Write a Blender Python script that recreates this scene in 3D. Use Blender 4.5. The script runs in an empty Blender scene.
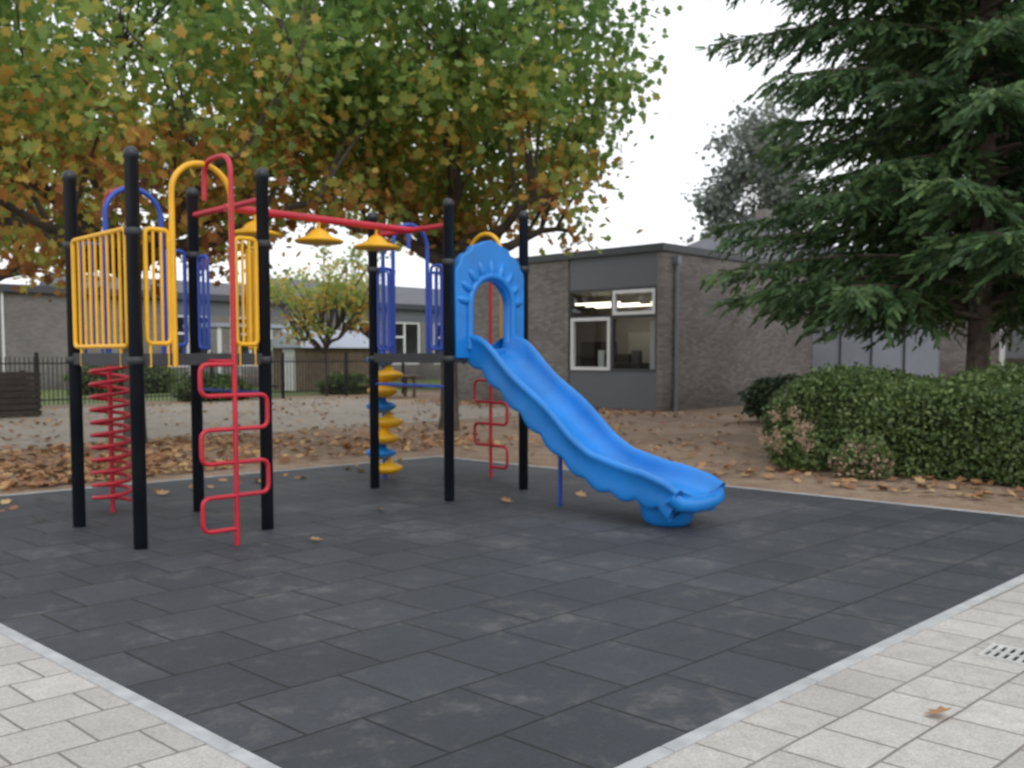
import bpy, math, random
import numpy as np
from mathutils import Vector, Matrix
random.seed(7); rng=np.random.default_rng(7)
scene=bpy.context.scene
R=math.radians
C_,S_=0.701,0.713
def cam(X,Y): return (-1.72+X*C_+Y*S_, -2.01-X*S_+Y*C_)

# ---------------------------------------------------------------- materials
def newmat(name):
    m=bpy.data.materials.new(name); m.use_nodes=True
    nt=m.node_tree; b=nt.nodes['Principled BSDF']
    return m,nt,b
def N(nt,t,**kw):
    n=nt.nodes.new(t)
    for k,v in kw.items(): setattr(n,k,v)
    return n
def L(nt,a,b): nt.links.new(a,b)
def ramp(nt,stops,interp='LINEAR'):
    r=N(nt,'ShaderNodeValToRGB'); cr=r.color_ramp; cr.interpolation=interp
    while len(cr.elements)>1: cr.elements.remove(cr.elements[-1])
    cr.elements[0].position=stops[0][0]; cr.elements[0].color=(*stops[0][1],1)
    for p,c in stops[1:]:
        e=cr.elements.new(p); e.color=(*c,1)
    return r
def geo_pos(nt): return N(nt,'ShaderNodeNewGeometry').outputs['Position']
def noise(nt,scale,detail=4,vec=None,rough=.55):
    n=N(nt,'ShaderNodeTexNoise'); n.inputs['Scale'].default_value=scale; n.inputs['Detail'].default_value=detail; n.inputs['Roughness'].default_value=rough
    L(nt,vec if vec is not None else geo_pos(nt),n.inputs['Vector']); return n.outputs['Fac']
def mixc(nt,f,a,b,bt='MIX'):
    m=N(nt,'ShaderNodeMix',data_type='RGBA',blend_type=bt)
    for s,v in ((0,f),(6,a),(7,b)):
        if isinstance(v,(int,float)): m.inputs[s].default_value=v
        elif isinstance(v,tuple): m.inputs[s].default_value=(*v,1)
        else: L(nt,v,m.inputs[s])
    return m.outputs[2]
def math_(nt,op,a,b=0.0,c=None,clamp=False):
    m=N(nt,'ShaderNodeMath',operation=op); m.use_clamp=clamp
    for i,v in enumerate((a,b,c)):
        if v is None: continue
        if isinstance(v,(int,float)): m.inputs[i].default_value=v
        else: L(nt,v,m.inputs[i])
    return m.outputs[0]
def bump(nt,b,h,strength=.3,dist=.01):
    n=N(nt,'ShaderNodeBump'); n.inputs['Strength'].default_value=strength; n.inputs['Distance'].default_value=dist
    L(nt,h,n.inputs['Height']); L(nt,n.outputs[0],b.inputs['Normal'])
def plain(name,col,rough=.5,var=.15,ns=6.,bs=0.,metal=0.,coat=0.):
    m,nt,b=newmat(name)
    r=ramp(nt,[(.25,tuple(c*(1-var) for c in col)),(.75,tuple(min(1,c*(1+var)) for c in col))])
    f=noise(nt,ns,5); L(nt,f,r.inputs[0]); L(nt,r.outputs[0],b.inputs['Base Color'])
    rr=N(nt,'ShaderNodeMapRange'); L(nt,f,rr.inputs[0]); rr.inputs[3].default_value=max(0.05,rough-.1); rr.inputs[4].default_value=min(1,rough+.12)
    L(nt,rr.outputs[0],b.inputs['Roughness'])
    b.inputs['Metallic'].default_value=metal
    b.inputs['Coat Weight'].default_value=coat
    if bs: bump(nt,b,noise(nt,ns*8,3),bs,.005)
    return m
M_black=plain('black_post_paint',(.014,.018,.025),.36,.3,3)
M_yel=plain('yellow_paint',(.78,.41,.012),.38,.14,4)
M_red=plain('red_paint',(.47,.016,.035),.4,.18,4)
M_blue=plain('blue_paint',(.022,.07,.38),.38,.15,4)
M_slide=plain('slide_blue_plastic',(.010,.195,.60),.36,.2,2.5)
M_deck=plain('deck_dark',(.03,.033,.038),.6,.3,8)
M_white=plain('white_frame_paint',(.74,.75,.76),.4,.06,2)
M_grey=plain('grey_panel',(.125,.138,.155),.5,.08,.8)
M_dgrey=plain('dark_trim',(.055,.06,.068),.45,.1,2)
M_zinc=plain('zinc_pipe',(.2,.23,.27),.4,.15,3)
M_roof=plain('grey_roof',(.12,.125,.14),.8,.2,2)
M_wood=plain('weathered_wood',(.19,.14,.10),.8,.3,5,.2)
M_dwood=plain('dark_wood',(.05,.043,.036),.85,.3,5,.2)
M_metal=plain('grate_metal',(.55,.55,.54),.5,.2,9,0,.2)
M_hole=plain('drain_dark',(.01,.01,.01),.9,.1,9)
M_iron=plain('fence_iron',(.018,.02,.022),.5,.2,2)
M_room=plain('room_wall',(.45,.43,.40),.9,.2,.6)
M_rooms=plain('room_wall_dim',(.3,.3,.3),.9,.3,.6)
M_bright=plain('light_render',(.34,.37,.44),.8,.12,1)
M_paper=plain('paper_and_cupboards',(.65,.65,.62),.8,.1,1)
M_conc=plain('kerb_concrete',(.38,.39,.40),.85,.22,7,.25)

def brickmat(name,c1,c2,mort):
    m,nt,b=newmat(name)
    s=N(nt,'ShaderNodeSeparateXYZ'); L(nt,geo_pos(nt),s.inputs[0])
    h=math_(nt,'ADD',s.outputs[0],s.outputs[1])
    cb=N(nt,'ShaderNodeCombineXYZ'); L(nt,h,cb.inputs[0]); L(nt,s.outputs[2],cb.inputs[1])
    br=N(nt,'ShaderNodeTexBrick'); L(nt,cb.outputs[0],br.inputs['Vector'])
    br.inputs['Scale'].default_value=1; br.inputs['Brick Width'].default_value=.22; br.inputs['Row Height'].default_value=.072
    br.inputs['Mortar Size'].default_value=.007; br.inputs['Mortar Smooth'].default_value=.2
    br.inputs['Color1'].default_value=(*c1,1); br.inputs['Color2'].default_value=(*c2,1); br.inputs['Mortar'].default_value=(*mort,1)
    n=noise(nt,.7,5); r=ramp(nt,[(.3,(.8,.78,.76)),(.7,(1.12,1.1,1.1))]); L(nt,n,r.inputs[0])
    col=mixc(nt,1.0,br.outputs['Color'],r.outputs[0],'MULTIPLY')
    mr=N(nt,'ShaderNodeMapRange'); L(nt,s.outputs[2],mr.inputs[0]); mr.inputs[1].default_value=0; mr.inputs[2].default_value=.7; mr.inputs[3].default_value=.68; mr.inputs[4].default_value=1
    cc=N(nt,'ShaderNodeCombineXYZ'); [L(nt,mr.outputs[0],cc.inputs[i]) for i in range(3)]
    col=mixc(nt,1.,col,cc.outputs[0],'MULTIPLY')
    L(nt,col,b.inputs['Base Color']); b.inputs['Roughness'].default_value=.9
    inv=math_(nt,'SUBTRACT',1.0,br.outputs['Fac']); bump(nt,b,inv,.5,.006)
    return m
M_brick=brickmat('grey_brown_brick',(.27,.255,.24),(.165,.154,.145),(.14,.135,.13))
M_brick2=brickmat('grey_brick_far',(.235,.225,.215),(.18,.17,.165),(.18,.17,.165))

def glassmat(name,tc,base=.10):
    m=bpy.data.materials.new(name); m.use_nodes=True
    nt=m.node_tree; nt.nodes.remove(nt.nodes['Principled BSDF'])
    o=nt.nodes['Material Output']; g=N(nt,'ShaderNodeBsdfGlossy'); g.inputs['Roughness'].default_value=.02
    t=N(nt,'ShaderNodeBsdfTransparent'); t.inputs[0].default_value=(*tc,1)
    f=N(nt,'ShaderNodeLayerWeight'); f.inputs[0].default_value=.5
    p=math_(nt,'POWER',f.outputs['Facing'],3.); q=math_(nt,'MULTIPLY_ADD',p,.7,base,clamp=True)
    mx=N(nt,'ShaderNodeMixShader'); L(nt,q,mx.inputs[0]); L(nt,t.outputs[0],mx.inputs[1]); L(nt,g.outputs[0],mx.inputs[2]); L(nt,mx.outputs[0],o.inputs[0])
    return m
M_glass=glassmat('window_glass',(.84,.88,.90),.09)
M_lamp=bpy.data.materials.new('fluorescent_tube'); M_lamp.use_nodes=True
b=M_lamp.node_tree.nodes['Principled BSDF']; b.inputs['Emission Color'].default_value=(1,.88,.66,1); b.inputs['Emission Strength'].default_value=3.2

def tilemat(name,w,c1,c2,mort,msz,stain,stainfac,rough,bstr,offset=.5,grain=60.,wobble=.02,lo=.25):
    m,nt,b=newmat(name)
    g0=geo_pos(nt)
    dotu=N(nt,'ShaderNodeVectorMath',operation='DOT_PRODUCT'); L(nt,g0,dotu.inputs[0]); dotu.inputs[1].default_value=(1,.066,0)
    dotv=N(nt,'ShaderNodeVectorMath',operation='DOT_PRODUCT'); L(nt,g0,dotv.inputs[0]); dotv.inputs[1].default_value=(.066,1,0)
    cbn=N(nt,'ShaderNodeCombineXYZ'); L(nt,dotu.outputs['Value'],cbn.inputs[0]); L(nt,dotv.outputs['Value'],cbn.inputs[1]); p=cbn.outputs[0]
    wob=N(nt,'ShaderNodeTexNoise'); wob.inputs['Scale'].default_value=1.3; L(nt,p,wob.inputs['Vector'])
    vm=N(nt,'ShaderNodeVectorMath',operation='MULTIPLY_ADD'); L(nt,wob.outputs['Color'],vm.inputs[0]); vm.inputs[1].default_value=(wobble,wobble,0); L(nt,p,vm.inputs[2])
    br=N(nt,'ShaderNodeTexBrick'); br.offset=offset; L(nt,vm.outputs[0],br.inputs['Vector'])
    br.inputs['Scale'].default_value=1; br.inputs['Brick Width'].default_value=w; br.inputs['Row Height'].default_value=w
    br.inputs['Mortar Size'].default_value=msz; br.inputs['Mortar Smooth'].default_value=.3
    br.inputs['Color1'].default_value=(*c1,1); br.inputs['Color2'].default_value=(*c2,1); br.inputs['Mortar'].default_value=(*mort,1)
    n1=noise(nt,1.1,6,rough=.65); n2=noise(nt,7.,6,rough=.7); n3=noise(nt,grain,3,rough=.7)
    st=math_(nt,'MULTIPLY',n1,n2); r=ramp(nt,[(lo,(0,0,0)),(lo+.11,(1,1,1))]); L(nt,st,r.inputs[0])
    sf=math_(nt,'MULTIPLY',r.outputs[0],stainfac)
    inv=math_(nt,'SUBTRACT',1.0,br.outputs['Fac'])
    sf=math_(nt,'MULTIPLY',sf,inv)
    col=mixc(nt,sf,br.outputs['Color'],stain)
    r3=ramp(nt,[(.3,(.72,.72,.72)),(.7,(1.25,1.25,1.25))]); L(nt,n3,r3.inputs[0])
    col=mixc(nt,.8,col,r3.outputs[0],'MULTIPLY')
    r4=ramp(nt,[(.3,(.82,.82,.82)),(.7,(1.14,1.14,1.14))]); L(nt,n1,r4.inputs[0])
    col=mixc(nt,1.,col,r4.outputs[0],'MULTIPLY')
    L(nt,col,b.inputs['Base Color'])
    rr=N(nt,'ShaderNodeMapRange'); L(nt,n2,rr.inputs[0]); rr.inputs[3].default_value=rough-.12; rr.inputs[4].default_value=rough+.1; L(nt,rr.outputs[0],b.inputs['Roughness'])
    hh=math_(nt,'MULTIPLY_ADD',n3,.25,inv); bump(nt,b,hh,bstr,.006)
    return m
M_mat=tilemat('rubber_tile',.5,(.030,.034,.042),(.047,.052,.063),(.008,.009,.011),.008,(.115,.113,.11),.5,.7,.7,lo=.265)
M_pave=tilemat('concrete_paving',.3,(.47,.455,.43),(.37,.355,.335),(.19,.175,.155),.007,(.29,.28,.25),.5,.85,.5,grain=90.,wobble=.03)
M_pave2=tilemat('back_paving',.3,(.34,.305,.255),(.28,.25,.21),(.2,.17,.14),.006,(.28,.19,.12),.6,.85,.3)

M_dirt,nt,b=newmat('leafy_dirt')
n1=noise(nt,.35,6); n2=noise(nt,3.,8,rough=.7); n3=noise(nt,22.,4,rough=.8)
r=ramp(nt,[(.3,(.18,.12,.08)),(.5,(.28,.20,.14)),(.7,(.36,.29,.22))]); L(nt,n2,r.inputs[0])
r2=ramp(nt,[(.35,(.75,.72,.7)),(.65,(1.15,1.15,1.15))]); L(nt,n1,r2.inputs[0])
r3=ramp(nt,[(.3,(.55,.5,.45)),(.6,(1.15,1.15,1.15))]); L(nt,n3,r3.inputs[0])
c=mixc(nt,1.,r.outputs[0],r2.outputs[0],'MULTIPLY'); c=mixc(nt,.8,c,r3.outputs[0],'MULTIPLY')
L(nt,c,b.inputs['Base Color']); b.inputs['Roughness'].default_value=.95; bump(nt,b,n3,.6,.03)
M_grass,nt,b=newmat('lawn')
r=ramp(nt,[(.3,(.07,.11,.03)),(.7,(.16,.20,.06))]); L(nt,noise(nt,2.,8,rough=.7),r.inputs[0]); L(nt,r.outputs[0],b.inputs['Base Color']); b.inputs['Roughness'].default_value=.9
def barkmat(name,a,b_,sc=3.):
    m,nt,b=newmat(name)
    r=ramp(nt,[(.35,a),(.65,b_)]); f=noise(nt,sc,6,rough=.7); L(nt,f,r.inputs[0]); L(nt,r.outputs[0],b.inputs['Base Color']); b.inputs['Roughness'].default_value=.9
    bump(nt,b,noise(nt,sc*6,4),.6,.02); return m
M_bark=barkmat('plane_bark',(.035,.03,.024),(.11,.092,.072))
M_bark2=barkmat('conifer_bark',(.07,.058,.046),(.20,.155,.12),5)
def leafmat(name,stops,nscale,rw,nw,zc=None,zk=0.,transl=.35,rough=.6,bias=0.):
    m,nt,b=newmat(name)
    g=N(nt,'ShaderNodeNewGeometry'); nz=noise(nt,nscale,3,g.outputs['Position'])
    a=math_(nt,'MULTIPLY',g.outputs['Random Per Island'],rw); a=math_(nt,'MULTIPLY_ADD',nz,nw,a)
    a=math_(nt,'ADD',a,bias)
    if zc is not None:
        s=N(nt,'ShaderNodeSeparateXYZ'); L(nt,g.outputs['Position'],s.inputs[0])
        z=math_(nt,'SUBTRACT',s.outputs[2],zc); a=math_(nt,'MULTIPLY_ADD',z,zk,a)
    r=ramp(nt,stops); L(nt,a,r.inputs[0]); L(nt,r.outputs[0],b.inputs['Base Color']); b.inputs['Roughness'].default_value=rough
    o=nt.nodes['Material Output']
    if transl>0:
        tr=N(nt,'ShaderNodeBsdfTranslucent'); L(nt,r.outputs[0],tr.inputs[0])
        mx=N(nt,'ShaderNodeMixShader'); mx.inputs[0].default_value=transl; L(nt,b.outputs[0],mx.inputs[1]); L(nt,tr.outputs[0],mx.inputs[2]); L(nt,mx.outputs[0],o.inputs[0])
    return m
plane_stops=[(.08,(.17,.075,.035)),(.24,(.42,.17,.055)),(.36,(.60,.34,.08)),(.44,(.62,.48,.11)),(.52,(.40,.44,.10)),(.64,(.26,.38,.09)),(.92,(.16,.28,.08))]
M_leaf=leafmat('plane_leaves',plane_stops,.75,.46,.95,4.7,.13,.58,.5,-.17)
M_leafsm=leafmat('small_tree_leaves',plane_stops,.7,.4,.6,3.,.05,.5,.6,.0)
M_con=leafmat('conifer_needles',[(.2,(.035,.075,.036)),(.5,(.078,.155,.06)),(.85,(.19,.28,.10))],.9,.45,.6,None,0,.33,.6)
M_shrub=leafmat('dark_shrub_leaves',[(.2,(.02,.04,.018)),(.85,(.06,.10,.035))],.9,.45,.6,None,0,.15,.6)
M_hedge=leafmat('hedge_leaves',[(.2,(.045,.08,.025)),(.5,(.10,.165,.05)),(.85,(.21,.28,.095))],1.6,.5,.55,None,0,.3,.45)
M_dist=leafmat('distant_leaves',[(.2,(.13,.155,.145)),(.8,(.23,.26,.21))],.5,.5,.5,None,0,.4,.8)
M_litter=leafmat('fallen_leaves',[(.1,(.13,.06,.03)),(.4,(.29,.14,.065)),(.7,(.42,.25,.12)),(.95,(.52,.40,.19))],.8,.7,.35,None,0,.1,.75)
M_hyd=leafmat('dry_blossom',[(.1,(.24,.15,.10)),(.9,(.60,.44,.33))],4.,.6,.4,None,0,.2,.9)
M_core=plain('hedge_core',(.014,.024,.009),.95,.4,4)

# ---------------------------------------------------------------- geometry helpers
def empty(name,loc=(0,0,0)):
    e=bpy.data.objects.new(name,None); e.location=loc; e.empty_display_size=.2; scene.collection.objects.link(e); return e
def setp(o,p):
    if p is not None:
        o.parent=p; o.matrix_parent_inverse=Matrix.Translation(-Vector(p.location))
def meshobj(name,vs,fs,mat,parent=None,smooth=False,bev=0.):
    me=bpy.data.meshes.new(name); me.from_pydata([tuple(v) for v in vs],[],fs); me.update()
    o=bpy.data.objects.new(name,me); scene.collection.objects.link(o)
    if mat: me.materials.append(mat)
    if smooth:
        for p in me.polygons: p.use_smooth=True
    if bev:
        md=o.modifiers.new('bev','BEVEL'); md.width=bev; md.segments=2; md.limit_method='ANGLE'
    setp(o,parent); return o
BF=[(0,3,2,1),(4,5,6,7),(0,1,5,4),(1,2,6,5),(2,3,7,6),(3,0,4,7)]
def boxv(x0,x1,y0,y1,z0,z1): return [(x0,y0,z0),(x1,y0,z0),(x1,y1,z0),(x0,y1,z0),(x0,y0,z1),(x1,y0,z1),(x1,y1,z1),(x0,y1,z1)]
def boxes(name,bl,mat,parent=None,bev=0.):
    vs=[];fs=[]
    for b in bl:
        k=len(vs); vs+=boxv(*b); fs+=[tuple(i+k for i in f) for f in BF]
    return meshobj(name,vs,fs,mat,parent,False,bev)
def sheet(name,x0,x1,y0,y1,z,mat): return meshobj(name,[(x0,y0,z),(x1,y0,z),(x1,y1,z),(x0,y1,z)],[(0,1,2,3)],mat)
def panes(name,pl,mat,parent):
    # single-sheet glass: ('u',const,a0,a1,z0,z1) plane u=const ; ('v',...) plane v=const
    vs=[];fs=[]
    for ax,c,a0,a1,z0,z1 in pl:
        k=len(vs)
        for a,z in ((a0,z0),(a1,z0),(a1,z1),(a0,z1)): vs.append((c,a,z) if ax=='u' else (a,c,z))
        fs.append((k,k+1,k+2,k+3))
    return meshobj(name,vs,fs,mat,parent)
def tubes(name,lines,r,mat,parent=None,cyc=False,radii=None,res=3):
    cu=bpy.data.curves.new(name,'CURVE'); cu.dimensions='3D'; cu.bevel_depth=r if radii is None else 1.; cu.bevel_resolution=res; cu.use_fill_caps=True
    for i,pts in enumerate(lines):
        sp=cu.splines.new('POLY'); sp.points.add(len(pts)-1)
        for j,p in enumerate(pts):
            sp.points[j].co=(*p,1)
            if radii is not None: sp.points[j].radius=radii[i][j]
        sp.use_cyclic_u=cyc; sp.use_smooth=True
    cu.materials.append(mat); o=bpy.data.objects.new(name,cu); scene.collection.objects.link(o); setp(o,parent); return o
def fillet(pts,r,n=6):
    out=[Vector(pts[0])]
    for i in range(1,len(pts)-1):
        a,b,c=Vector(pts[i-1]),Vector(pts[i]),Vector(pts[i+1])
        d1=(a-b);d2=(c-b); rr=min(r,d1.length*.49,d2.length*.49)
        p1=b+d1.normalized()*rr;p2=b+d2.normalized()*rr
        for k in range(n+1):
            t=k/n; out.append(p1*(1-t)**2+b*2*t*(1-t)+p2*t*t)
    out.append(Vector(pts[-1])); return out
def lathe(name,prof,loc,mat,parent=None,seg=24,smooth=True):
    vs=[];fs=[]
    for r,z in prof:
        for k in range(seg):
            a=2*math.pi*k/seg; vs.append((loc[0]+r*math.cos(a),loc[1]+r*math.sin(a),loc[2]+z))
    for i in range(len(prof)-1):
        for k in range(seg):
            a=i*seg+k;b=i*seg+(k+1)%seg; fs.append((a,b,b+seg,a+seg))
    fs.append(tuple(range(seg))[::-1]); fs.append(tuple((len(prof)-1)*seg+k for k in range(seg)))
    return meshobj(name,vs,fs,mat,parent,smooth)
def cards(name,pos,size,tmpl,mat,parent=None,T1=None,T2=None,up=0.0,curl=0.):
    n=len(pos); k=len(tmpl); tm=np.array(tmpl,float)
    if T1 is None:
        nrm=rng.normal(size=(n,3)); nrm[:,2]+=up; nrm/=np.linalg.norm(nrm,axis=1)[:,None]
        a=rng.normal(size=(n,3)); T1=np.cross(nrm,a); T1/=np.linalg.norm(T1,axis=1)[:,None]; T2=np.cross(nrm,T1)
    T3=np.cross(T1,T2)
    zc=curl*(tm[:,0]**2+tm[:,1]**2*.5)
    V=pos[:,None,:]+size[:,None,None]*(tm[None,:,0:1]*T1[:,None,:]+tm[None,:,1:2]*T2[:,None,:]+zc[None,:,None]*T3[:,None,:])
    V=V.reshape(-1,3).astype(np.float32)
    me=bpy.data.meshes.new(name); me.vertices.add(n*k); me.vertices.foreach_set('co',V.ravel())
    me.loops.add(n*k); me.loops.foreach_set('vertex_index',np.arange(n*k,dtype=np.int32))
    me.polygons.add(n); me.polygons.foreach_set('loop_start',(np.arange(n)*k).astype(np.int32))
    try: me.polygons.foreach_set('loop_total',np.full(n,k,dtype=np.int32))
    except Exception: pass
    me.update(calc_edges=True); me.materials.append(mat)
    o=bpy.data.objects.new(name,me); scene.collection.objects.link(o); setp(o,parent); return o
maple=[(0,-.5),(.18,-.3),(.5,-.22),(.32,.0),(.48,.25),(.2,.22),(0,.55),(-.2,.22),(-.48,.25),(-.32,.0),(-.5,-.22),(-.18,-.3)]
oval=[(0,-.5),(.25,-.2),(.27,.15),(0,.5),(-.27,.15),(-.25,-.2)]
spray=[(0,0),(.10,.12),(.20,.32),(.09,.32),(.17,.55),(.07,.55),(.10,.8),(0,1.),(-.10,.8),(-.07,.55),(-.17,.55),(-.09,.32),(-.20,.32),(-.10,.12)]

# ---------------------------------------------------------------- ground
K=[(0,-.02),(7.45,-.378),(6.82,7.90),(-.513,8.556)]
meshobj('ground',[(-300,-300,0),(400,-300,0),(400,400,0),(-300,400,0)],[(0,1,2,3)],M_dirt)
def ext(a,b,t): return (a[0]+(b[0]-a[0])*t,a[1]+(b[1]-a[1])*t)
r_=ext(K[0],K[1],2.2); l_=ext(K[0],K[3],1.0)
meshobj('paving',[(K[0][0],K[0][1],.004),(l_[0],l_[1],.004),(-16,9.9,.004),(-16,-12,.004),(16,-12,.004),(r_[0],r_[1],.004)],[(0,1,2,3,4,5)],M_pave)
meshobj('rubber_mat',[(*k,.008) for k in K],[(0,1,2,3)],M_mat)
kv=[];kf=[]
def off(a,b,w):
    d=Vector((b[0]-a[0],b[1]-a[1])).normalized(); n_=Vector((d.y,-d.x)); return n_*w
for i in range(4):
    a,b_=K[i],K[(i+1)%4]; w=.065 if i in(0,3) else .05
    o_=off(a,b_,w); d=Vector((b_[0]-a[0],b_[1]-a[1])).normalized()*w
    ln=(Vector(b_)-Vector(a)).length; ns=int(ln)
    for s in range(ns):
        p=Vector(a).lerp(Vector(b_),s/ns); q=Vector(a).lerp(Vector(b_),(s+1)/ns)+(d*.98 if s==ns-1 else -d.normalized()*.006)
        k=len(kv)
        for z in (-.03,.013): kv+= [(p.x,p.y,z),(q.x,q.y,z),(q.x+o_.x,q.y+o_.y,z),(p.x+o_.x,p.y+o_.y,z)]
        kf+=[tuple(j+k for j in f) for f in BF]
meshobj('mat_kerb',kv,kf,M_conc,None,False,.004)
sheet('schoolyard_paving',-12,16.6,13.2,24.4,.004,M_pave2)
sheet('lawn',0,60,26,38,.004,M_grass)
dx,dy=cam(2.50,4.36)
dr=empty('drain_grate',(dx,dy,0))
boxes('recess',[(dx-.10,dx+.10,dy-.13,dy+.13,-.05,.008)],M_hole,dr)
bl=[(dx-.12,dx+.12,dy-.15,dy-.13,-.02,.016),(dx-.12,dx+.12,dy+.13,dy+.15,-.02,.016),(dx-.12,dx-.10,dy-.13,dy+.13,-.02,.016),(dx+.10,dx+.12,dy-.13,dy+.13,-.02,.016)]
for i in range(6): bl.append((dx-.10,dx+.10,dy-.118+i*.042,dy-.096+i*.042,-.0,.014))
bl.append((dx-.008,dx+.008,dy-.13,dy+.13,0,.0155))
boxes('grate_bars',bl,M_metal,dr)

# ---------------------------------------------------------------- climbing frame
u1,u2,u3,u4=1.16,2.25,4.32,5.41; v0,v1=4.82,6.07; H=3.05; PZ=1.5
cf=empty('climbing_frame',(3.28,5.4,0))
def post(x,y):
    r=.052
    lathe('post',[(r,0),(r,H-.09),(r+.006,H-.088),(r+.006,H-.04),(r*.9,H-.018),(r*.55,H-.003),(.006,H)],(x,y,0),M_black,cf)
    for zz in (PZ-.05,2.42):
        lathe('clamp',[(r,-.03),(r+.012,-.028),(r+.012,.028),(r,.03)],(x,y,zz),M_deck,cf,20)
for u in (u1,u2,u3,u4):
    for v in (v0,v1): post(u,v)
for (a,b_) in ((u1,u2),(u3,u4)):
    boxes('deck',[(a,b_,v0,v1,PZ-.04,PZ)],M_deck,cf,.006)
    boxes('deck_beams',[(a,b_,v0-.03,v0+.01,PZ-.09,PZ+.005),(a,b_,v1-.01,v1+.03,PZ-.09,PZ+.005),(a-.03,a+.01,v0+.02,v1-.02,PZ-.092,PZ+.007),(b_-.01,b_+.03,v0+.02,v1-.02,PZ-.092,PZ+.007)],M_deck,cf,.004)
def panel(name,p0,p1,z0,z1,n,mat,closed=True):
    p0=Vector((*p0,0));p1=Vector((*p1,0)); lines=[]
    def P(t,z): v=p0.lerp(p1,t); return (v.x,v.y,z)
    lines.append(fillet([P(.5,z0),P(0,z0),P(0,z1),P(1,z1),P(1,z0),P(.5,z0)],.05))
    tubes(name+'_frame',lines,.019,mat,cf)
    bars=[[P((i+1)/(n+1),z0),P((i+1)/(n+1),z1)] for i in range(n)]
    feet=[[P(.12,PZ-.1),P(.12,z0)],[P(.88,PZ-.1),P(.88,z0)]]
    tubes(name+'_bars',bars+feet,.012,mat,cf)
panel('yellow_side_panel',(u1-.02,v0+.09),(u1-.02,v1-.09),PZ+.06,2.45,8,M_yel)
def hoopface(axis,c,lo,hi,mat,handr=.27,top=2.98,ztop=2.45,n=2,nm=''):
    mid=(lo+hi)/2
    P=(lambda t,z:(t,c,z)) if axis=='u' else (lambda t,z:(c,t,z))
    pts=[P(mid-handr,PZ-.1)]
    for k in range(17):
        a=math.pi-math.pi*k/16; pts.append(P(mid+handr*math.cos(a),top-handr+handr*math.sin(a)))
    pts.append(P(mid+handr,PZ-.1))
    tubes(nm+'_hoop',[pts],.024,mat,cf)
    for a,b_ in ((lo+.08,mid-handr-.03),(mid+handr+.03,hi-.08)):
        pa=P(a,0)[:2]; pb=P(b_,0)[:2]
        panel(nm+'_panel',pa,pb,PZ+.08,ztop,n,mat)
hoopface('u',v0-.02,u1,u2,M_yel,.25,3.0,2.45,2,'yellow_entrance')
hoopface('u',v1+.02,u1,u2,M_blue,.25,2.97,2.45,1,'blue_entrance')
hoopface('u',v1+.02,u3,u4,M_blue,.25,2.97,2.45,1,'blue_entrance')
hoopface('v',u4+.02,v0,v1,M_yel,.27,2.86,2.4,1,'yellow_entrance')
for uu in (u2,u3):
    for vv in (v0+.09,v1-.27):
        mm=M_yel if (uu==u2 and vv<5.4) else M_blue
        ln=fillet([(uu,vv,PZ+.05),(uu,vv,2.4),(uu,vv+.18,2.4),(uu,vv+.18,PZ+.05),(uu,vv,PZ+.05)],.06)
        tubes('handle_loop',[ln,[(uu,vv+.09,PZ+.05),(uu,vv+.09,2.38)]],.015,mm,cf)
def sladder(cx,cy,ax,out,name,top=3.03):
    ax=Vector((*ax,0)); out=Vector((*out,0)); c=Vector((cx,cy,0))
    w=.28
    zs=[1.42,1.18,.92,.66,.40,.14]; sgn=-1
    pts=[c+Vector((0,0,zs[0]))]
    for i,z in enumerate(zs[:-1]):
        pts.append(c+ax*(sgn*w)+Vector((0,0,z))); pts.append(c+ax*(sgn*w)+Vector((0,0,zs[i+1]))); sgn*=-1
    pts.append(c+Vector((0,0,zs[-1])))
    tubes(name+'_rungs',[fillet(pts,.07)],.018,M_red,cf)
    tp=fillet([c,c+Vector((0,0,top)),c-out*.43+Vector((0,0,top)),c-out*.43+Vector((0,0,top-.31))],.16)
    tubes(name+'_pole',[tp,[c+Vector((0,0,1.44)),c-out*.4+Vector((0,0,1.44))]],.02,M_red,cf)
sladder(1.74,v0-.42,(1,0),(0,-1),'snake_ladder')
sladder(u4+.40,5.75,(0,1),(1,0),'snake_ladder',2.62)
sx,sy=1.66,v1+.54
hel=[(sx+.165*math.cos(a),sy+.165*math.sin(a),.1+a/(2*math.pi)*.118) for a in np.linspace(0,2*math.pi*11,11*22)]
tubes('spiral_climber',[hel],.019,M_red,cf)
tubes('spiral_pole',[fillet([(sx,sy,0),(sx,sy,2.98),(sx,v1+.02,2.98),(sx,v1+.02,2.75)],.16)],.022,M_red,cf)
px_,py_=4.84,v1+.5
tubes('pod_pole',[fillet([(px_,py_,0),(px_,py_,2.96),(px_,v1+.02,2.96),(px_,v1+.02,2.7)],.16)],.024,M_blue,cf)
for i in range(8):
    z=.12+i*.185; a=i*2.0
    lathe('pod',[(.04,-.06),(.10,-.05),(.175,.0),(.18,.03),(.16,.05),(.07,.08),(.04,.13)],(px_+.05*math.cos(a),py_+.05*math.sin(a),z),M_yel if i%3!=1 else M_slide,cf,18)
zb=2.79; vm=5.42
tubes('overhead_beam',[[(u2-.02,vm,zb),(u3+.02,vm,zb)]],.036,M_red,cf)
tubes('overhead_crossbars',[[(u2,v0,zb),(u2,v1,zb)],[(u3,v0,zb),(u3,v1,zb)]],.028,M_red,cf)
for u in (2.52,3.2,3.88):
    tubes('disc_rod',[[(u,vm,zb),(u,vm,zb-.16)]],.014,M_yel,cf)
    lathe('hanging_disc',[(.03,-.24),(.14,-.238),(.225,-.225),(.235,-.205),(.2,-.19),(.12,-.165),(.08,-.12),(.05,-.10),(.03,-.09)],(u,vm,zb),M_yel,cf,28)
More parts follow.
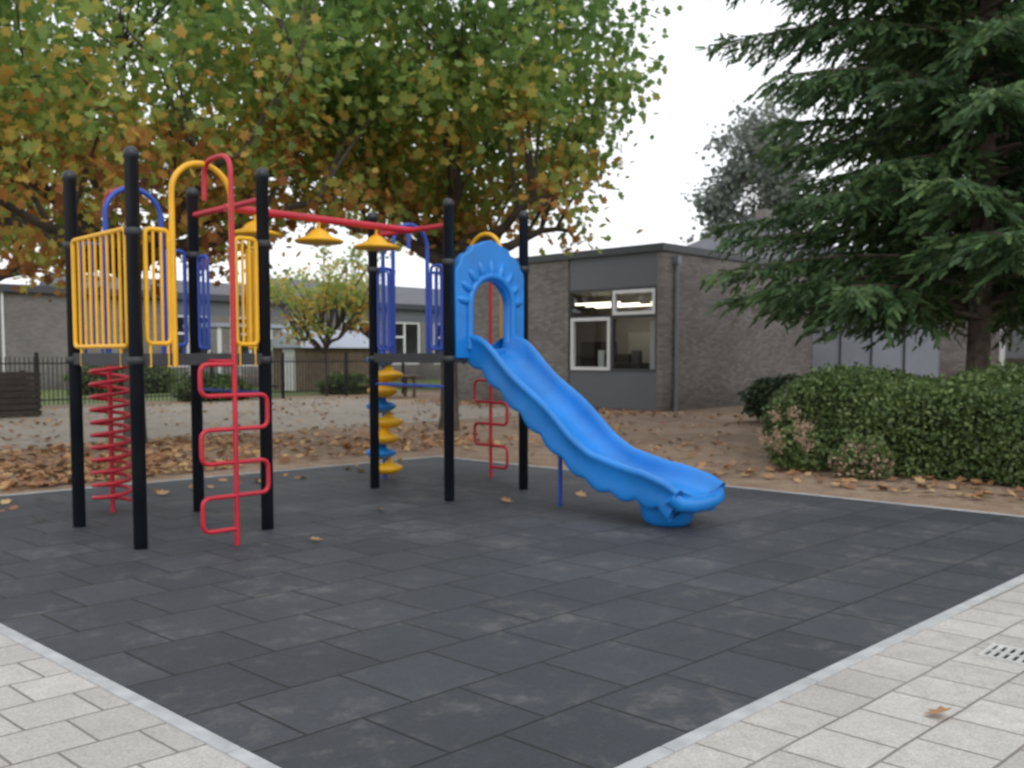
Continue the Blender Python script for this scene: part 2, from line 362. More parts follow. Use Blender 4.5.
tubes('balance_bar',[[(u3-.0,v0+.05,1.17),(u3-.0,v1-.05,1.17)]],.016,M_blue,cf)
tubes('balance_bar',[[(u2-.0,v0+.05,1.17),(u2-.0,v1-.05,1.17)]],.016,M_blue,cf)
def arch_panel():
    cu=bpy.data.curves.new('slide_arch','CURVE'); cu.dimensions='2D'; cu.fill_mode='BOTH'; cu.extrude=.035; cu.bevel_depth=.014; cu.bevel_resolution=2
    w=(u4-u3)/2-.06
    half=[(w,-.03),(w,.80),(w-.01,.86),(w-.06,.90),(w-.07,.96),(w-.13,1.01),(w-.20,1.03),(w-.24,1.09),(w-.34,1.12),(.06,1.155),(0,1.165)]
    out=half[:-1]+[(-x,z) for x,z in half[::-1]]
    inn=[(.27,.04),(.27,.5)]+[(.27*math.cos(math.pi*k/20),.5+.27*math.sin(math.pi*k/20)) for k in range(1,20)]+[(-.27,.5),(-.27,.04)]
    for pl in (out,inn):
        sp=cu.splines.new('POLY'); sp.points.add(len(pl)-1)
        for j,p in enumerate(pl): sp.points[j].co=(p[0],p[1],0,1)
        sp.use_cyclic_u=True
    cu.materials.append(M_slide); o=bpy.data.objects.new('slide_arch_panel',cu); scene.collection.objects.link(o)
    o.location=((u3+u4)/2,v0-.01,PZ); o.rotation_euler=(math.pi/2,0,0)
    o.parent=cf; o.matrix_parent_inverse=Matrix.Translation(-Vector(cf.location))
    cx=(u3+u4)/2; hood=[]
    hood.append([(cx-.31,v0-.06,PZ+.05),(cx-.31,v0-.06,PZ+.5)]+[(cx+.31*math.cos(math.pi*(1-k/20)),v0-.06,PZ+.5+.31*math.sin(math.pi*(1-k/20))) for k in range(1,20)]+[(cx+.31,v0-.06,PZ+.5),(cx+.31,v0-.06,PZ+.05)])
    tubes('arch_rim',hood,.04,M_slide,cf)
    rib=[];rad=[]
    for k in range(9):
        a=math.pi*(.04+.92*k/8); d=(math.cos(a),math.sin(a))
        rib.append([(cx+d[0]*r,v0-.045,PZ+.5+d[1]*r) for r in (.30,.36,.41,.45,.49)]); rad.append([.045,.052,.05,.036,.01])
    tubes('arch_ribs',rib,1,M_slide,cf,radii=rad)
arch_panel()
# ---------------------------------------------------------------- slide
sl=empty('playground_slide',((u3+u4)/2,3.6,0)); cx=(u3+u4)/2
key=[(-.05,1.50),(.12,1.49),(.25,1.42),(.6,1.15),(1.0,.85),(1.35,.60),(1.62,.43),(1.85,.355),(2.05,.335),(2.3,.33),(2.48,.31),(2.60,.26)]
ks=np.array([k[0] for k in key]); kz=np.array([k[1] for k in key])
ss=np.linspace(-.05,2.60,110)
zz=np.interp(ss,ks,kz)
for _ in range(6): zz[1:-1]=(zz[:-2]+2*zz[1:-1]+zz[2:])/4
vs=[];fs=[]
for i,(s,z) in enumerate(zip(ss,zz)):
    t=(s+.05)/2.65
    dz=(zz[min(i+1,109)]-zz[max(i-1,0)])/(ss[min(i+1,109)]-ss[max(i-1,0)]); th=math.atan(dz); nz_,ns_=math.cos(th),-math.sin(th)
    sc=abs(math.sin(s*math.pi/.27)); wv=.5+.5*math.sin(s*2*math.pi/.85+.6)
    low=-.085-.05*sc-.05*max(0,(t-.75)/.25); wd=1.0+.12*max(0,(t-.8)/.2); hr=.175+.035*wv-.09*max(0,(t-.86)/.14)
    prof=[(-.30,low),(-.325,low+.03),(-.312,.0),(-.312,hr-.08),(-.34,hr-.05),(-.335,hr-.012),(-.295,hr+.005),(-.265,hr-.02),(-.25,.07),(-.20,.012),(-.1,-.004),(0,-.008),
          (.1,-.004),(.20,.012),(.25,.07),(.265,hr-.02),(.295,hr+.005),(.335,hr-.012),(.34,hr-.05),(.312,hr-.08),(.312,0),(.325,low+.03),(.30,low),(.26,low+.02),(.24,-.05),(0,-.055),(-.24,-.05),(-.26,low+.02)]
    for a,h in prof: vs.append((cx+a*wd, v0-(s+h*ns_), z+h*nz_))
k=len(prof)
for i in range(109):
    for j in range(k):
        a=i*k+j; b_=i*k+(j+1)%k; fs.append((a,b_,b_+k,a+k))
fs.append(tuple(range(k))); fs.append(tuple(109*k+j for j in range(k))[::-1])
o=meshobj('slide_chute',vs,fs,M_slide,sl,True)
md=o.modifiers.new('s','SUBSURF'); md.levels=1; md.render_levels=1
tubes('slide_lip',[[(cx-.35,v0-2.55,.31),(cx-.3,v0-2.60,.25),(cx-.15,v0-2.625,.225),(cx,v0-2.63,.22),(cx+.15,v0-2.625,.225),(cx+.3,v0-2.60,.25),(cx+.35,v0-2.55,.31)]],.07,M_slide,sl,res=5)
lathe('slide_foot',[(.13,0),(.18,.01),(.215,.05),(.235,.12),(.25,.2),(.26,.27)],(cx-.02,v0-2.3,0),M_slide,sl,28)
tubes('slide_support',[[(cx-.0,v0-1.02,.0),(cx-.0,v0-1.02,.80)]],.022,M_blue,sl)

# ---------------------------------------------------------------- buildings
sb=empty('brick_school',(22,16,0))
BU,BV,BH=17.6,11.56,4.35; BE=20.2
a_,b__=BV+.15,BV+3.2
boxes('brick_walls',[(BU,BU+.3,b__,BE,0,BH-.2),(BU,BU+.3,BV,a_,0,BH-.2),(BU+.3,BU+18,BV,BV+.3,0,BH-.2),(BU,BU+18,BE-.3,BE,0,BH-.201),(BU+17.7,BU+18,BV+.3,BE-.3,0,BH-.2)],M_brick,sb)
boxes('roof_slab',[(BU+.05,BU+17.9,BV+.05,BE-.1,BH-.25,BH-.1)],M_roof,sb)
boxes('roof_trim',[(BU-.05,BU+.15,BV-.05,BE+.05,BH-.2,BH),(BU+.15,BU+18.05,BV-.05,BV+.15,BH-.2,BH)],M_dgrey,sb,.01)
boxes('facade_panels',[(BU+.04,BU+.1,a_,b__,3.28,BH-.2),(BU+.04,BU+.1,a_,b__,0.02,1.02)],M_grey,sb)
xm=a_+ (b__-a_)*.49
def frame(v_0,v_1,z0,z1,w,d0,d1): return [(BU+d0,BU+d1,v_0,v_1,z0,z0+w),(BU+d0,BU+d1,v_0,v_1,z1-w,z1),(BU+d0,BU+d1,v_0,v_0+w,z0+w,z1-w),(BU+d0,BU+d1,v_1-w,v_1,z0+w,z1-w)]
boxes('window_frame_dark',frame(a_,b__,1.02,3.28,.08,.03,.13)+[(BU+.03,BU+.13,xm-.04,xm+.04,1.1,3.2),(BU+.032,BU+.128,a_+.08,xm-.04,2.46,2.54),(BU+.032,BU+.128,xm+.04,b__-.08,2.46,2.54)],M_dgrey,sb)
boxes('window_frame_white',frame(xm+.06,b__-.1,1.05,2.5,.09,.0,.12)+frame(a_+.08,xm-.03,2.54,3.2,.085,.0,.12),M_white,sb,.005)
panes('window_glass',[('u',BU+.075,a_+.08,b__-.08,1.1,3.2)],M_glass,sb)
boxes('classroom',[(BU+4.5,BU+4.6,BV+.3,BV+7,0,3.6),(BU+.3,BU+4.5,BV+7,BV+7.1,0,3.6),(BU+.3,BU+4.5,BV+.3,BV+7,3.4,3.5),(BU+.3,BU+4.5,BV+.3,BV+7,.01,.05)],M_room,sb)
boxes('ceiling_lights',[(BU+1.,BU+1.12,BV+2.2,BV+3.8,2.93,2.98),(BU+2.2,BU+2.32,BV+2.4,BV+4.4,2.95,3.0),(BU+3.4,BU+3.52,BV+2.6,BV+5,2.98,3.03),(BU+1.6,BU+1.72,BV+.9,BV+1.5,2.93,2.98)],M_lamp,sb)
boxes('curtain_and_cupboards',[(BU+.6,BU+.7,BV+.5,BV+.8,.9,2.4),(BU+.5,BU+.55,BV+2.3,BV+2.5,1.0,1.6),(BU+4.4,BU+4.48,BV+3.,BV+4.4,1.2,2.2),(BU+4.4,BU+4.48,BV+1.6,BV+2.6,1.4,2.0)],M_paper,sb)
boxes('tables_and_shelves',[(BU+1.2,BU+2.2,BV+1.,BV+2.6,.7,1.25),(BU+2.6,BU+3.2,BV+3.0,BV+4.6,.1,1.5),(BU+3.9,BU+4.3,BV+4.8,BV+6.,.1,1.9),(BU+.45,BU+.6,BV+1.05,BV+1.3,1.1,1.6)],M_dwood,sb)
tubes('downpipe',[[(BU+.55,BV-.07,0),(BU+.55,BV-.07,BH-.35)]],.055,M_zinc,sb)
boxes('pipe_hopper',[(BU+.46,BU+.64,BV-.16,BV-.003,BH-.5,BH-.3)],M_zinc,sb)
fs_=empty('school_building',(24,42,0)); FV=38.
boxes('brick_piers',[(-20,15.5,FV,FV+.3,0,4.),(15.5,60,FV,FV+.3,0,.9)]+[(15.5+i*3.2,16.5+i*3.2,FV,FV+.3,.9,3.3) for i in range(14)]+[(-20,60,FV+7,FV+7.3,0,4.)],M_brick2,fs_)
boxes('fascia',[(-20.2,60.2,FV-.25,FV+8,4.0,4.3)],M_dgrey,fs_)
boxes('fascia_band',[(15.5,60,FV+.02,FV+.28,3.3,4.)],M_grey,fs_)
wl=[];gl=[]
for i in range(13):
    x0=16.5+i*3.2; x1=x0+2.2
    wl+=[(x0,x1,FV+.05,FV+.15,.9,1.0),(x0,x1,FV+.05,FV+.15,3.2,3.3),(x0,x0+.1,FV+.05,FV+.15,1.,3.2),(x1-.1,x1,FV+.05,FV+.15,1.,3.2),(x0+1.05,x0+1.15,FV+.05,FV+.15,1.,3.2),(x0+.1,x0+1.05,FV+.05,FV+.15,2.4,2.5)]
    gl.append(('v',FV+.095,x0+.1,x1-.1,1.,3.2))
boxes('white_frames',wl,M_white,fs_); panes('glass_panes',gl,M_glass,fs_)
boxes('interior_wall',[(-20,60,FV+3.5,FV+3.6,0,4)],M_rooms,fs_)
tubes('downpipes',[[(x,FV-.07,0),(x,FV-.07,4.)] for x in (9.8,15.)],.05,M_white,fs_)
# low pitched-roof houses beyond the school
for (X,Y,wd_) in ((-24,62,7),(-11,66,8)):
    px,py=cam(X,Y); h2=empty('pitched_roof_house',(px,py,0))
    boxes('walls',[(px-wd_,px+wd_,py-4,py+4,0,4.2)],M_brick2,h2)
    meshobj('roof',[(px-wd_-.4,py-4.4,4.15),(px+wd_+.4,py-4.4,4.15),(px+wd_+.4,py,6.6),(px-wd_-.4,py,6.6),(px-wd_-.4,py+4.4,4.15),(px+wd_+.4,py+4.4,4.15)],[(0,1,2,3),(3,2,5,4),(0,3,4),(1,5,2)],M_roof,h2)
px,py=cam(-8.0,38); sh=empty('garden_shed',(px,py,0))
boxes('walls',[(px-1.6,px+1.6,py-1.2,py+1.2,0,1.8)],M_wood,sh)
meshobj('roof',[(px-1.9,py-1.5,1.75),(px+1.9,py-1.5,1.75),(px+1.9,py,2.5),(px-1.9,py,2.5),(px-1.9,py+1.5,1.75),(px+1.9,py+1.5,1.75)],[(0,1,2,3),(3,2,5,4),(0,3,4),(1,5,2)],M_bright,sh)
boxes('door',[(px-1.64,px-1.6,py-.5,py+.4,0,1.7)],M_white,sh)
px,py=cam(-11.2,39); ca=empty('canopy_shelter',(px,py,0))
boxes('canopy_roof',[(px-2.4,px+2.4,py-1.5,py+1.5,2.6,2.75)],M_bright,ca); boxes('canopy_posts',[(px+a,px+a+.12,py+b_,py+b_+.12,0,2.6) for a in (-2.3,0,2.1) for b_ in (-1.4,1.2)],M_white,ca)
px,py=cam(13.6,48); hh=empty('hip_roof_house',(px,py,0))
boxes('walls',[(px-5,px+6,py-5,py+6,0,5.6)],M_brick2,hh)
meshobj('hip_roof',[(px-5.4,py-5.4,5.55),(px+6.4,py-5.4,5.55),(px+6.4,py+6.4,5.55),(px-5.4,py+6.4,5.55),(px-1,py+.5,8.6),(px+2,py+.5,8.6)],[(0,1,5,4),(1,2,5),(2,3,4,5),(3,0,4)],M_roof,hh)
boxes('chimney',[(px-.4,px+.3,py,py+.6,8.,9.1)],M_brick2,hh)
WU=26.; rb=empty('school_wing',(29,2,0))
boxes('walls',[(WU,WU+.3,6.,7.6,0,3.3),(WU,WU+.3,-12,6.,0,.95),(WU,WU+.3,-12,6.,2.75,3.3),(WU,WU+.3,2.7,3.4,.95,2.75),(WU,WU+.3,-12,-.6,.95,2.75)],M_brick,rb)
boxes('light_wall',[(WU+.02,WU+.3,7.6,BV-.01,0,3.3)],M_bright,rb)
boxes('wall_panel_joints',[(WU-.01,WU+.018,y,y+.06,0,3.3) for y in (8.6,9.6,10.6)],M_dgrey,rb)
boxes('wing_fascia',[(WU-.2,WU+8,-12.2,BV-.06,3.3,3.7)],M_dgrey,rb)
wf=[]
for y0,y1 in ((3.4,6.),(-.6,2.7)):
    wf+=[(WU+.02,WU+.14,y0,y1,.95,1.07),(WU+.02,WU+.14,y0,y1,2.63,2.75),(WU+.02,WU+.14,y0,y0+.12,1.07,2.63),(WU+.02,WU+.14,y1-.12,y1,1.07,2.63),(WU+.02,WU+.14,(y0+y1)/2-.05,(y0+y1)/2+.05,1.07,2.63)]
boxes('wing_frames',wf,M_white,rb)
panes('wing_glass',[('u',WU+.075,3.4,6.,1.,2.7),('u',WU+.075,-.6,2.7,1,2.7)],M_glass,rb)
boxes('wing_interior',[(WU+3,WU+3.1,-12,11,0,3.3)],M_rooms,rb)

# ---------------------------------------------------------------- fence etc.
fv=24.7; bl=[]
u=-6.
while u<19.6: bl.append((u,u+.022,fv,fv+.022,.08,1.42)); u+=.12
rails=[(-6,19.6,fv+.022,fv+.05,.2,.24),(-6,19.6,fv+.022,fv+.05,1.22,1.26)]
u=-6.
ps=[]
while u<19.7: ps.append((u-.04,u+.04,fv-.03,fv+.05,0,1.55)); u+=2.56
fe=empty('iron_fence',(7,fv,0)); boxes('bars',bl,M_iron,fe); boxes('rails',rails,M_iron,fe); boxes('fence_posts',ps,M_iron,fe)
bl=[];x,y=19.6,24.7
while y>20.6: bl.append((x,x+.022,y,y+.022,.08,1.42)); y-=.12
bl+=[(x+.022,x+.05,20.6,24.7,.2,.24),(x+.022,x+.05,20.6,24.7,1.22,1.26)]
boxes('return_bars',bl,M_iron,fe)
px,py=cam(-12.1,21.5); cb_=empty('wooden_composter',(px,py,0)); bl=[]
for i in range(7):
    z=.04+i*.15
    bl+=[(px-.6,px+.6,py-.6,py-.57,z,z+.12),(px-.6,px+.6,py+.57,py+.6,z,z+.12),(px-.6,px-.57,py-.57,py+.57,z,z+.12),(px+.57,px+.6,py-.57,py+.57,z,z+.12)]
for a in (-.565,.485):
    for b_ in (-.565,.485): bl.append((px+a,px+a+.08,py+b_,py+b_+.08,0,1.1))
boxes('slats',bl,M_dwood,cb_)
def table(X,Y):
    px,py=cam(X,Y); t=empty('picnic_table',(px,py,0)); bl=[]
    for i in range(5): bl.append((px-.9,px+.9,py-.36+i*.15,py-.36+i*.15+.13,.72,.76))
    for s in (-.75,.58):
        for i in range(2): bl.append((px-.9,px+.9,py+s+i*.09,py+s+i*.09+.08,.42,.46))
    for x in (-.65,.57): bl+=[(px+x,px+x+.08,py-.75,py+.75,.34,.42),(px+x+.002,px+x+.078,py-.3,py-.2,0,.72),(px+x+.002,px+x+.078,py+.2,py+.3,0,.72),(px+x+.004,px+x+.076,py-.34,py+.34,.66,.72)]
    boxes('planks',bl,M_wood,t)
table(-4.0,31)
table(-9.,31)

# ---------------------------------------------------------------- trees
def plane_tree(name,bx,by,fork,cr,zb_,zt,ncl,nper,seed,tr=.17,leaf=.17,mat=None,sig=.42,offx=0,offy=0):
    rg=np.random.default_rng(seed); e=empty(name,(bx,by,0))
    zc=(zb_+zt)/2; rz=(zt-zb_)/2
    lines=[[(bx,by,-.05),(bx+.02,by,.3),(bx+.03,by+.02,fork*.5),(bx,by,fork)]]; rad=[[tr*1.35,tr*1.08,tr*.95,tr*1.0]]
    samples=[]
    nl=8
    for i in range(nl):
        a=2*math.pi*i/nl+rg.uniform(-.25,.25); ln=cr*rg.uniform(.55,.85); p=[];r=[]
        rise=rg.uniform(.5,2.2)
        for t in np.linspace(0,1,9):
            wob=.18*math.sin(t*7+i*2)
            pt=(bx+offx*t+math.cos(a)*ln*t-math.sin(a)*wob*t, by+offy*t+math.sin(a)*ln*t+math.cos(a)*wob*t, fork-.08+rise*t**.8+.1*math.sin(t*9+i))
            p.append(pt); r.append(tr*.66*(1-t)+.035); samples.append(pt)
        lines.append(p); rad.append(r)
        for s in range(5):
            q=p[rg.integers(3,9)]; b=a+rg.uniform(-1.2,1.2); l2=rg.uniform(.8,2.2); p2=[];r2=[]
            for t in np.linspace(0,1,6):
                pt=(q[0]+math.cos(b)*l2*.6*t,q[1]+math.sin(b)*l2*.6*t,q[2]+l2*.9*t**.9); p2.append(pt); r2.append(.036*(1-t)+.01); samples.append(pt)
            lines.append(p2); rad.append(r2)
    p=[(bx,by,fork-.1),(bx+.1,by,fork+1.),(bx,by+.15,fork+2.2),(bx,by,fork+3.4)]; samples+=p; lines.append(p); rad.append([tr*.7,tr*.5,tr*.3,.03])
    S=np.array(samples); cl=[]
    for p in lines[1:]: cl.append(np.array(p[-1]))
    while len(cl)<ncl:
        v=rg.uniform(-1,1,3); d=np.linalg.norm(v)
        if d>1 or (d<.45 and rg.random()<.6): continue
        c=np.array([bx+offx+v[0]*cr,by+offy+v[1]*cr,zc+v[2]*rz]); cl.append(c)
        q=S[np.argmin(np.linalg.norm(S-c,axis=1))]; m=(q+c)/2+rg.normal(size=3)*.12
        lines.append([tuple(q),tuple(m),tuple(c)]); rad.append([.018,.011,.005])
    tubes('trunk_and_limbs',lines,1,M_bark,e,radii=rad,res=2)
    pos=np.concatenate([c+rg.normal(size=(rg.integers(int(nper*.5),int(nper*1.5)),3))*sig*rg.uniform(.65,1.2)*np.array([1,1,.8]) for c in cl])
    pos=pos[pos[:,2]>zb_-.35]
    cards('leaves',pos,rg.uniform(.5,1.25,len(pos))*leaf,maple,mat or M_leaf,e,up=.5,curl=.25)
    return e
bx,by=cam(-6.15,14.6); plane_tree('plane_tree',bx,by,2.9,4.2,2.75,9.3,235,100,3,leaf=.17)
bx,by=cam(-1.25,17.8); plane_tree('plane_tree',bx,by,3.4,3.65,3.8,10.4,240,105,5,leaf=.18,offx=-.05,offy=.05)
bx,by=cam(-14.,23.); plane_tree('plane_tree',bx,by,3.0,4.3,3.2,10,130,75,11,leaf=.19)
bx,by=cam(-6.6,32.); plane_tree('small_garden_tree',bx,by,1.7,1.6,2.1,4.3,60,50,21,tr=.05,leaf=.16,mat=M_leafsm,sig=.30)

def bushy(name,c,rad3,n,sz,mat,tm=oval,core=True,seed=1):
    rg=np.random.default_rng(seed); e=empty(name,(c[0],c[1],0))
    d=rg.normal(size=(n,3)); d/=np.linalg.norm(d,axis=1)[:,None]; rr=rg.uniform(.75,1.02,n)
    lum=1+.12*np.sin(d[:,0]*7+seed)*np.sin(d[:,1]*6)+.08*np.sin(d[:,2]*9)
    pos=np.array(c)+d*(rr*lum)[:,None]*np.array(rad3); pos=pos[pos[:,2]>.02]
    cards('leaves',pos,rg.uniform(.7,1.3,len(pos))*sz,tm,mat,e)
    if core:
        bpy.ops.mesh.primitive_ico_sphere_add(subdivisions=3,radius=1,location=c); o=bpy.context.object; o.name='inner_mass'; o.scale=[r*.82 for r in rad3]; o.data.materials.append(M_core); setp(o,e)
    return e
e=empty('hedge',(10.6,.5,0)); hu0,hu1,hv0,hv1,hz=9.40,12.1,-3.2,4.3,1.12
rg=np.random.default_rng(4); n=74000
f_=rg.random(n); P=np.zeros((n,3))
a=rg.random(n); b_=rg.random(n)
top=f_<.42; fr_=(f_>=.42)&(f_<.78); en=(f_>=.78)&(f_<.9); bk=f_>=.9
P[top]=np.stack([hu0+a*(hu1-hu0),hv0+b_*(hv1-hv0),np.full(n,hz)],1)[top]
P[fr_]=np.stack([np.full(n,hu0),hv0+b_*(hv1-hv0),a*hz],1)[fr_]
P[en]=np.stack([hu0+a*(hu1-hu0),np.full(n,hv1),b_*hz],1)[en]
P[bk]=np.stack([np.full(n,hu1),hv0+b_*(hv1-hv0),a*hz],1)[bk]
ctr=np.array([(hu0+hu1)/2,(hv0+hv1)/2,.35]); half=np.array([(hu1-hu0)/2,(hv1-hv0)/2,hz-.35])
def rounded(P):
    q=(P-ctr)/half; m=np.abs(q)
    r=(m[:,0]**5+m[:,1]**14+m[:,2]**4)**(1/5.); r=np.maximum(r,1.)
    s=np.ones((len(P),3)); s[:,0]=1/r**.9; s[:,1]=1/r**.35; s[:,2]=1/r**.7
    P=ctr+(P-ctr)*s
    lum=.12*np.sin(P[:,1]*2.3+1)*np.sin(P[:,0]*2.1)+.08*np.sin(P[:,1]*5.1+P[:,0]*3)+.06*np.sin(P[:,2]*7+P[:,1]*4)
    nrm=(P-ctr)/half; nrm/=np.linalg.norm(nrm,axis=1)[:,None]
    return P+nrm*lum[:,None]
P=rounded(P); P+=rg.normal(size=P.shape)*np.array([.055,.055,.05]); P=P[P[:,2]>.01]
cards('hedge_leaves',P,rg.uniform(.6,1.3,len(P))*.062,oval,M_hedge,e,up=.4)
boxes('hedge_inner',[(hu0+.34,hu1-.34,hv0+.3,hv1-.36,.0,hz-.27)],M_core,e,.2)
st=rg.integers(0,len(P),220); ln=[[tuple(P[i]-np.array([0,0,.1])),tuple(P[i]+rg.normal(size=3)*.04+np.array([-.03,0,.07]))] for i in st]
tubes('hedge_twigs',ln,.004,M_bark,e,res=1)
x,y=cam(3.7,11.6); bushy('hydrangea_bush',(x,y,.26),(.36,.36,.30),1300,.07,M_hedge,core=False,seed=3)
e=empty('dried_hydrangea_blooms',(x,y,0)); pos=[]
for i in range(11):
    c=np.array([x+random.uniform(-.4,.0),y+random.uniform(-.3,.4),random.uniform(.3,.75)]); pos.append(c+rg.normal(size=(80,3))*.042)
cards('blooms',np.concatenate(pos),rg.uniform(.7,1.2,11*80)*.035,oval,M_hyd,e)
x,y=cam(4.25,10.85); bushy('low_shrub',(x,y,.2),(.36,.36,.26),600,.055,M_hyd,core=False,seed=8)
bushy('low_shrub',(x+.05,y,.22),(.36,.36,.28),2000,.055,M_hedge,core=False,seed=9)
x,y=cam(6.0,19.5); bushy('dark_shrub',(x,y,.5),(1.0,1.0,.5),5000,.10,M_shrub,seed=12)
x,y=cam(8.6,19.2); bushy('dark_shrub',(x,y,.45),(1.2,1.0,.5),5000,.10,M_shrub,seed=13)
x,y=cam(11.6,18.2); bushy('dark_shrub',(x,y,.45),(1.3,1.2,.5),5000,.10,M_shrub,seed=14)
x,y=cam(-9.6,29.); bushy('garden_bush',(x,y,.35),(1.3,.8,.5),3500,.12,M_hedge,seed=15)
x,y=cam(-6.2,34.); bushy('garden_bush',(x,y,.3),(1.2,.8,.45),3500,.14,M_hedge,seed=16)
x,y=cam(-14.5,34.); bushy('garden_bush',(x,y,.5),(2.2,1.0,.8),3500,.14,M_hedge,seed=17)

def conifer(name,bx,by,Ht,Lf,nb,seed,zmin=1.7,dens=1.):
    rg=np.random.default_rng(seed); e=empty(name,(bx,by,0))
    lines=[[(bx,by,-.05),(bx,by,1),(bx+.03,by,Ht*.5),(bx,by,Ht)]]; rad=[[.22,.18,.13,.02]]
    pos=[];D=[];sz=[]
    for i in range(nb):
        z0=zmin+(Ht-zmin)*((i+rg.random())/nb)**1.1; a=i*2.39996+rg.uniform(-.4,.4)
        Ln=Lf(z0)*rg.uniform(.72,1.12)
        dr_=rg.uniform(.08,.24); dirn=np.array([math.cos(a),math.sin(a),0]); side=np.array([-math.sin(a),math.cos(a),0])
        ts=np.linspace(0,1,10); pts=[]
        for t in ts:
            h=z0+.12*Ln*math.sin(t*2.2)-dr_*Ln*t**1.5+.06*Ln*t**4
            pts.append(np.array([bx,by,h])+dirn*Ln*t+side*(.08*Ln*math.sin(t*3+i)))
        lines.append([tuple(p) for p in pts]); rad.append([.04*(1-t)+.006 for t in ts])
        nt_=int(Ln*18*dens)
        for k in range(nt_):
            t=.14+.86*(k+rg.random())/nt_; f=t*9; j=min(int(f),8); q=pts[j]+(pts[j+1]-pts[j])*(f-j)
            s=1 if k%2 else -1
            tl=(.25+1.0*(1-abs(t-.45)*1.5))*rg.uniform(.5,1.)*min(1,Ln/3)
            tl=max(tl,.18)
            d=dirn*.75+side*s*rg.uniform(.5,1.)+np.array([0,0,rg.uniform(-.6,.1)]); d/=np.linalg.norm(d)
            nsp=max(2,int(tl*14*dens))
            for m in range(nsp):
                w=(m+.5)/nsp; base=q+d*tl*w+np.array([0,0,-.3*tl*w*w])
                dd=d+np.cross(d,[0,0,1])*rg.choice([-1,1])*rg.uniform(.2,.9)+np.array([0,0,rg.uniform(-.9,.15)])
                dd/=np.linalg.norm(dd); pos.append(base); D.append(dd); sz.append(rg.uniform(.12,.27))
    tubes('trunk_and_branches',lines,1,M_bark2,e,radii=rad,res=1)
    pos=np.array(pos);D=np.array(D);sz=np.array(sz)
    up=np.array([0,0,1.])+rng.normal(size=D.shape)*.8; T1=np.cross(D,up); T1/=np.linalg.norm(T1,axis=1)[:,None]
    cards('needle_sprays',pos,sz,spray,M_con,e,T1=T1,T2=D)
    print(name,len(pos))
def Lf1(z): return np.interp(z,[1.5,2.6,4.,5.3,6.6,9,14],[3.6,4.3,3.6,3.5,3.9,3.3,.3])
bx,by=cam(7.35,14.2); conifer('spruce_tree',bx,by,14,Lf1,175,31,2.0,1.08)
def Lf2(z): return np.interp(z,[1.5,3,6,10,14],[3.,3.6,3.6,2.6,.3])
bx,by=cam(10.4,17.5); conifer('spruce_tree',bx,by,14,Lf2,110,33,2.2)
bx,by=cam(14.9,56); plane_tree('distant_tree',bx,by,5,3.1,7.,17.,150,85,41,tr=.3,leaf=.32,mat=M_dist,sig=.6)
e=empty('distant_treeline',(30,60,0)); pos=[]
rg=np.random.default_rng(9)
for i in range(60):
    X=-60+i*2.6+rg.uniform(-1,1); Y=85+rg.uniform(-4,4); h=rg.uniform(3,5.5)
    x,y=cam(X,Y); pos.append(np.array([x,y,h*.55])+rg.normal(size=(220,3))*np.array([1.6,1.6,h*.28]))
pos=np.concatenate(pos); pos=pos[pos[:,2]>0]; cards('treeline_leaves',pos,rg.uniform(.5,1.1,len(pos)),oval,M_dist,e)

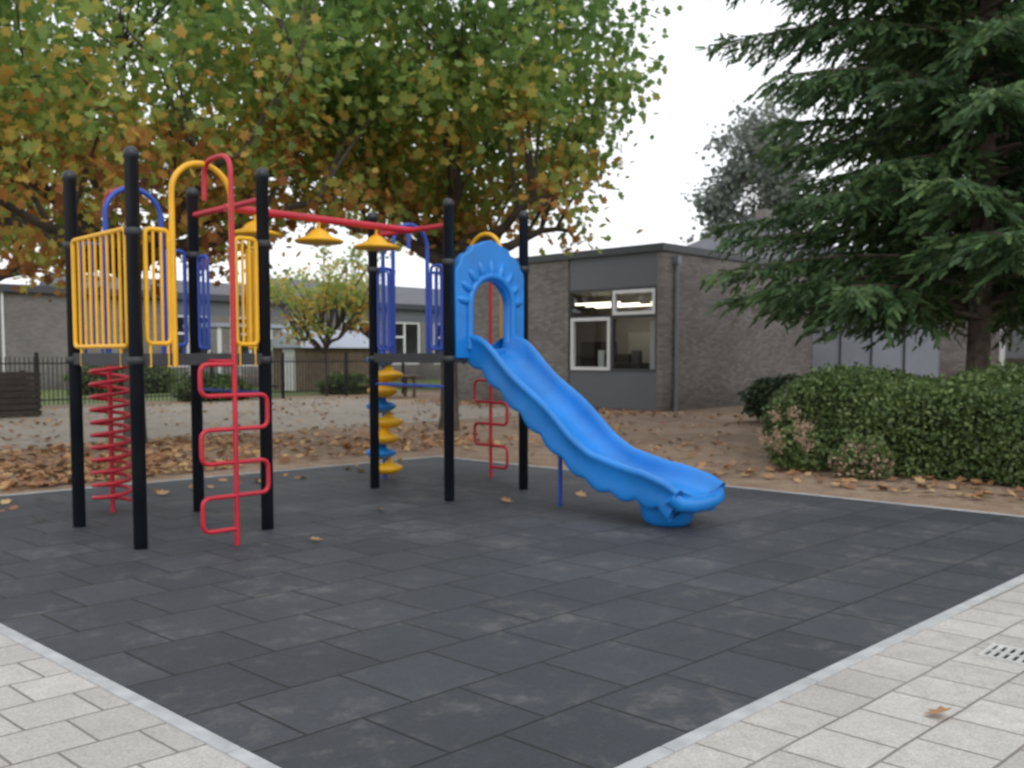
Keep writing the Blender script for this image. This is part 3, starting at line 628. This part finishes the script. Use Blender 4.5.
# ---------------------------------------------------------------- fallen leaves
rg=np.random.default_rng(17)
def scatter(n,x0,x1,y0,y1,z=.02,dens=None):
    p=np.stack([rg.uniform(x0,x1,n),rg.uniform(y0,y1,n),rg.uniform(z,z+.025,n)],1)
    if dens is not None: p=p[rg.random(len(p))<dens(p)]
    return p
def clump(p): 
    return .14+.75*(np.sin(p[:,0]*1.3+1)*np.sin(p[:,1]*1.1+.5)+.5*np.sin(p[:,0]*2.9)*np.sin(p[:,1]*3.3)>0)
left=lambda p: np.clip(clump(p)+.25,0,1)*np.clip(1.35-.12*(p[:,0]+1),.2,1)
pp=[scatter(12000,-5,9.5,8.75,13.4,dens=left),scatter(2400,-3,16.5,13.4,24,dens=clump),scatter(1700,7.6,17.5,3.5,13.5,dens=clump),scatter(300,8.,9.6,-2,4),scatter(500,15.8,17.4,11,20)]
pp.append(scatter(34,0.2,6.6,7.2,7.9,.012)); pp.append(scatter(5,0.5,6.9,3,6.6,.014)); pp.append(scatter(11,-5,-.5,0,8,.01)); pp.append(scatter(8,2,8,-2.4,-.4,.01))
p=np.concatenate(pp); n=len(p)
nrm=rg.normal(size=(n,3))*.28; nrm[:,2]+=1; nrm/=np.linalg.norm(nrm,axis=1)[:,None]
a=rg.normal(size=(n,3)); T1=np.cross(nrm,a); T1/=np.linalg.norm(T1,axis=1)[:,None]; T2=np.cross(nrm,T1)
e=empty('fallen_leaves',(3,9,0))
cards('leaf_litter',p,rg.uniform(.06,.15,n),maple,M_litter,e,T1=T1,T2=T2,curl=.35)

# ---------------------------------------------------------------- light and camera
w=bpy.data.worlds.new('World'); scene.world=w; w.use_nodes=True; nt=w.node_tree; bg=nt.nodes['Background']
sky=N(nt,'ShaderNodeTexSky'); sky.sky_type='NISHITA'; sky.sun_disc=False; sky.sun_elevation=R(42); sky.sun_rotation=R(200); sky.dust_density=5; sky.air_density=1.5
L(nt,mixc(nt,.92,sky.outputs[0],(9.0,9.15,9.45)),bg.inputs[0]); bg.inputs[1].default_value=.145
sd=bpy.data.lights.new('sun','SUN'); sd.energy=.8; sd.angle=R(30); sd.color=(1,.97,.93)
so=bpy.data.objects.new('sun',sd); scene.collection.objects.link(so); so.rotation_euler=(R(48),0,R(-20)); so.location=(0,0,20)
cd=bpy.data.cameras.new('camera'); cd.lens=31.64; cd.sensor_width=36; cd.clip_end=1500; cd.shift_y=.0234
cd.dof.use_dof=True; cd.dof.focus_distance=1.1; cd.dof.aperture_fstop=8.5
co=bpy.data.objects.new('camera',cd); scene.collection.objects.link(co); co.location=(-1.72,-2.01,1.5); co.rotation_euler=(R(90-3.434),0,R(-45.5)); scene.camera=co
scene.view_settings.view_transform='Standard'; scene.view_settings.look='None'; scene.view_settings.exposure=0
